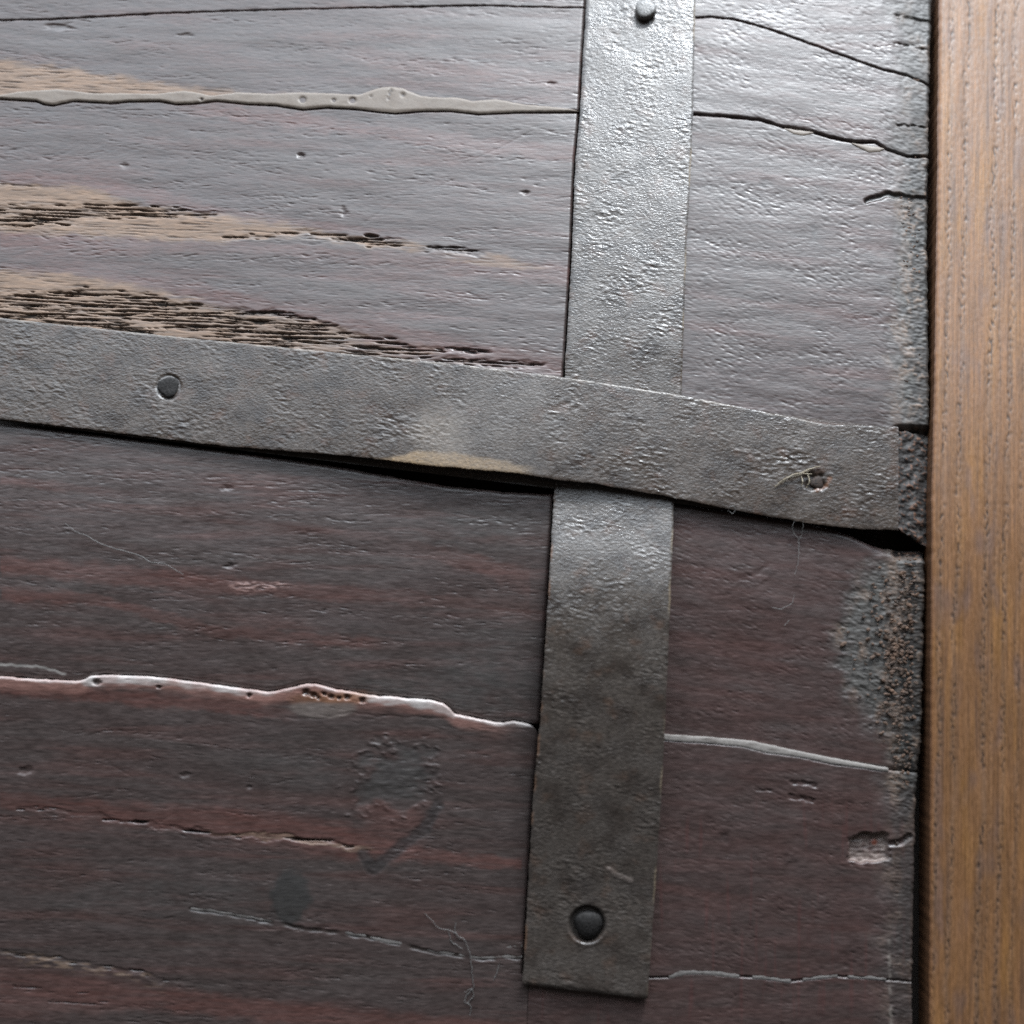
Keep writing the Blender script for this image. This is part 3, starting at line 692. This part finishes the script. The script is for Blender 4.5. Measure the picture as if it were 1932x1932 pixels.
# ------------------------------------------------------------------ rusty crumbs along the crumbling board ends (one loose mass)
rr = np.random.default_rng(11)
cv_, cf_ = [], []
ico_v = np.array([(0, 0, 1), (.894, 0, .447), (.276, .851, .447), (-.724, .526, .447), (-.724, -.526, .447), (.276, -.851, .447), (.724, .526, -.447), (-.276, .851, -.447), (-.894, 0, -.447), (-.276, -.851, -.447), (.724, -.526, -.447), (0, 0, -1)])
ico_f = [(0, 1, 2), (0, 2, 3), (0, 3, 4), (0, 4, 5), (0, 5, 1), (1, 6, 2), (2, 7, 3), (3, 8, 4), (4, 9, 5), (5, 10, 1), (2, 6, 7), (3, 7, 8), (4, 8, 9), (5, 9, 10), (1, 10, 6), (7, 6, 11), (8, 7, 11), (9, 8, 11), (10, 9, 11), (6, 10, 11)]
cols = []
for cu, cv, su, sv, n, sz in ((1690, 1200, 34, 62, 230, 3.0), (1700, 1330, 24, 60, 110, 2.6), (1690, 720, 22, 60, 120, 2.2), (1712, 450, 16, 60, 70, 2.2), (1712, 1460, 14, 26, 50, 2.4), (1716, 1080, 14, 30, 50, 2.4), (1700, 1700, 10, 140, 90, 2.2), (1725, 180, 10, 120, 70, 2.0)):
    for i in range(n):
        u0 = rr.normal(cu, su); v0 = rr.normal(cv, sv)
        if u0 > R_E(v0) - 4 or 800 < v0 < 1045: continue
        p, nn = P(u0, v0, -.75)
        s_ = sz * rr.uniform(.5, 1.5) * .0002
        A = ico_v * (1 + .28 * rr.uniform(-1, 1, (12, 1))) * np.array([rr.uniform(.9, 1.9), .6, rr.uniform(.7, 1.1)]) * s_
        th = rr.uniform(-.8, .8); R2 = np.array([[math.cos(th), 0, -math.sin(th)], [0, 1, 0], [math.sin(th), 0, math.cos(th)]])
        b0 = len(cv_); cv_.extend((A @ R2.T + p).tolist()); cf_.extend([(x + b0, y + b0, z + b0) for x, y, z in ico_f])
me = bpy.data.meshes.new('rust_crumbs'); me.from_pydata(cv_, [], cf_); me.update()
M_CRUMB = noise_material('crumb', (.040, .028, .022), (.17, .10, .065), .7, 350)
crumbs = link('rust_crumbs', me, M_CRUMB, panel); crumbs['kind'] = 'stuff'

# ------------------------------------------------------------------ post
nr, nc = 760, 130
s, t = np.meshgrid(np.linspace(0, 1, nc), np.linspace(0, 1, nr))
v = -50 + 2030 * t
a = O_L(v) + 5 + 1.2 * per(v / 90, v * 0, 1001) + 1.0 * per(v / 14, v * 0, 1002) 
u = a + (2010 - a) * s
x = u - O_L(v) - 6 * per(v / 420, v * 0, 1003) + .012 * (v - 900) * 0
h = .18 * fbm(u / 60, v / 400, 1004, 2) + .05 * per(u / 7, v / 30, 1005) + .03 * per(u / 4, v / 9, 1015)
c = np.zeros(u.shape + (3,)) + np.array((.215, .102, .042))
c = mixc(c, (.28, .13, .036), .75 * ss(-.1, .6, fbm(u / 40, v / 260, 1006, 3)))
c = mixc(c, (.125, .066, .040), .7 * ss(.05, .6, fbm(u / 16, v / 300, 1007, 3)))
c = mixc(c, (.15, .09, .07), .6 * ss(.1, .6, fbm(u / 35, v / 120, 1008, 2)))
for x0, w, sd, am in ((31, 5, 1, .95), (60, 5.5, 2, .9), (115, 5.5, 3, 1), (130, 4, 4, .45), (152, 5.5, 5, .85), (180, 5, 6, .6), (14, 3, 8, .3)):
    xx = x - x0 - 7 * per(v / 160, v * 0, 1010 + sd) - 3 * per(v / 40, v * 0, 1030 + sd) - np.interp(v, [0, 950, 1932], [0, -6, -22])
    bandm = np.exp(-(xx / w) ** 2)
    pore = ss(.0, .4, per(u / 4.2, v / 11, 1050 + sd)) * ss(-.55, .1, per(v / 120, v * 0 + sd, 1070)) * bandm * am
    c = mixc(c, (.20, .12, .075), .45 * am * bandm); c = mixc(c, (.035, .022, .016), .85 * pore); h = h - .22 * pore - .12 * bandm * am
c = c * (1 + .28 * per(u / 2.6, v / 130, 1012) + .22 * per(u / 6, v / 260, 1013) + .15 * per(u / 3, v / 14, 1014))[..., None]
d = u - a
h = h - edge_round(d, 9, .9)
c = mixc(c, (.30, .13, .045), .5 * ss(10, 2, d)); c = mixc(c, (.11, .050, .024), .85 * ss(4, 1, d))  # last mix paints shade of the gap onto the left edge and side face
r = .50 + .08 * fbm(u / 20, v / 90, 1009, 2)
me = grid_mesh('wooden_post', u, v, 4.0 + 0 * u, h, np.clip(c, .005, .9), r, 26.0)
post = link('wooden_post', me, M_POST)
post['label'] = 'upright orange brown wooden post with dark grain lines beside the plank panel'
post['category'] = 'post'

# ------------------------------------------------------------------ hairs, cobwebs, fibres
M_HAIR = noise_material('pale_fibre', (.13, .125, .12), (.22, .21, .20), .5, 900)
M_STRAW = noise_material('straw_fibre', (.26, .21, .14), (.42, .36, .27), .55, 900)

def tube(name, pts, rad, mat, label, cat, group=None, jit=0.0, seed=1, parent=None):
    """thin round strand through (u, v, h mm) points; several lists make one tuft"""
    r_ = random.Random(seed)
    vs_, fs = [], []
    for pl in (pts if isinstance(pts[0], list) else [pts]):
        q = np.array(pl, float)
        tt = np.linspace(0, 1, 6 * len(q)); k = np.linspace(0, 1, len(q))
        U = np.interp(tt, k, q[:, 0]); V = np.interp(tt, k, q[:, 1]); H = np.interp(tt, k, q[:, 2])
        kk = np.array([.25, .5, .25])
        for A in (U, V): A[1:-1] = np.convolve(A, kk, 'valid') + np.array([r_.uniform(-jit, jit) for _ in range(len(A) - 2)])
        p, n = P(U, V, H)
        b0 = len(vs_)
        for i in range(len(p)):
            dv = p[min(i + 1, len(p) - 1)] - p[max(i - 1, 0)]; dv = dv / (np.linalg.norm(dv) + 1e-12)
            x = np.cross(dv, n[i]); x = x / (np.linalg.norm(x) + 1e-12); y = np.cross(dv, x)
            rad_i = rad * .0002 * (.55 + .45 * math.sin(math.pi * min(1, max(0, i / (len(p) - 1)))))
            for m in range(5):
                an = 2 * math.pi * m / 5
                vs_.append(tuple(p[i] + rad_i * (math.cos(an) * x + math.sin(an) * y)))
        for i in range(len(p) - 1):
            for m in range(5):
                fs.append((b0 + i * 5 + m, b0 + i * 5 + (m + 1) % 5, b0 + (i + 1) * 5 + (m + 1) % 5, b0 + (i + 1) * 5 + m))
        fs.append(tuple(b0 + m for m in range(5))); fs.append(tuple(b0 + (len(p) - 1) * 5 + 4 - m for m in range(5)))
    me = bpy.data.meshes.new(name); me.from_pydata(vs_, [], fs); me.update()
    for pl in me.polygons: pl.use_smooth = True
    o = link(name, me, mat)
    o['label'] = label; o['category'] = cat
    if group: o['group'] = group
    return o

tube('hair_strand', [(121, 985, .5), (142, 1003, .5), (163, 1010, .5), (187, 1025, .5), (221, 1036, .5), (266, 1049, .5), (284, 1061, .5), (311, 1063, .5), (330, 1075, .5), (346, 1084, .5)], .8, M_HAIR,
     'pale crooked hair stuck on the dark plank below the long strap, far left', 'hair', seed=3, jit=.5)
L1 = float(lift(1500.)) + .4
tube('fibre_tuft', [[(1462, 918, L1 + .2), (1478, 905, L1 + 1), (1500, 894, L1 + 1.2), (1528, 888, L1 + .5)], [(1470, 914, L1 + .2), (1490, 902, L1 + .6), (1515, 893, L1 + .8), (1532, 894, L1 + .3)],
                    [(1480, 908, L1), (1500, 898, L1 + .9), (1530, 884, L1 + .6), (1548, 880, L1)], [(1512, 896, L1), (1514, 908, L1 + .6), (1513, 918, L1)], [(1524, 894, L1 + .8), (1528, 908, L1 + 1), (1522, 920, L1)]],
     1.3, M_STRAW, 'straw coloured fibre tuft caught on the rusty nail at the strap end', 'fibres', seed=4, jit=.8)
tube('cobweb_strand', [[(800, 1722, .5), (825, 1750, .6), (852, 1756, .7), (876, 1772, .7), (888, 1800, .8), (890, 1832, .6), (894, 1862, .5), (880, 1880, .5), (876, 1890, .5), (890, 1898, .5), (886, 1915, .5)],
                       [(860, 1738, .5), (858, 1760, .6), (868, 1772, .6)], [(944, 1814, .6), (936, 1838, .5), (930, 1850, .5)], [(876, 1872, .5), (890, 1866, .7), (896, 1878, .6), (882, 1892, .5)], [(845, 1752, .5), (850, 1775, .5), (872, 1790, .6)]],
     .7, M_HAIR, 'tangled pale cobweb on the lowest plank left of the upright strap end', 'cobweb', 'cobwebs', jit=1.2, seed=5)
tube('cobweb_strand', [[(1500, 978, 3.2), (1494, 1000, 1.8), (1508, 1020, .6), (1506, 1060, .5), (1500, 1084, .5)], [(1516, 980, 3.2), (1514, 1004, 1.5), (1506, 1026, .5)], [(1500, 1120, .5), (1494, 1140, .5), (1470, 1150, .5), (1456, 1146, .5)], [(1490, 1170, .5), (1480, 1180, .5)]],
     .6, M_HAIR, 'thin cobweb hanging from the lower edge of the long strap near its end', 'cobweb', 'cobwebs', jit=1.0, seed=6)
tube('cobweb_strand', [(1374, 966, 3.4), (1376, 956, 4.6), (1384, 954, 4.8), (1388, 962, 4.2), (1382, 970, 3.4), (1376, 964, 3.4)], .8, M_HAIR,
     'tiny curled thread loop under the long strap right of the upright strap', 'thread', seed=7)
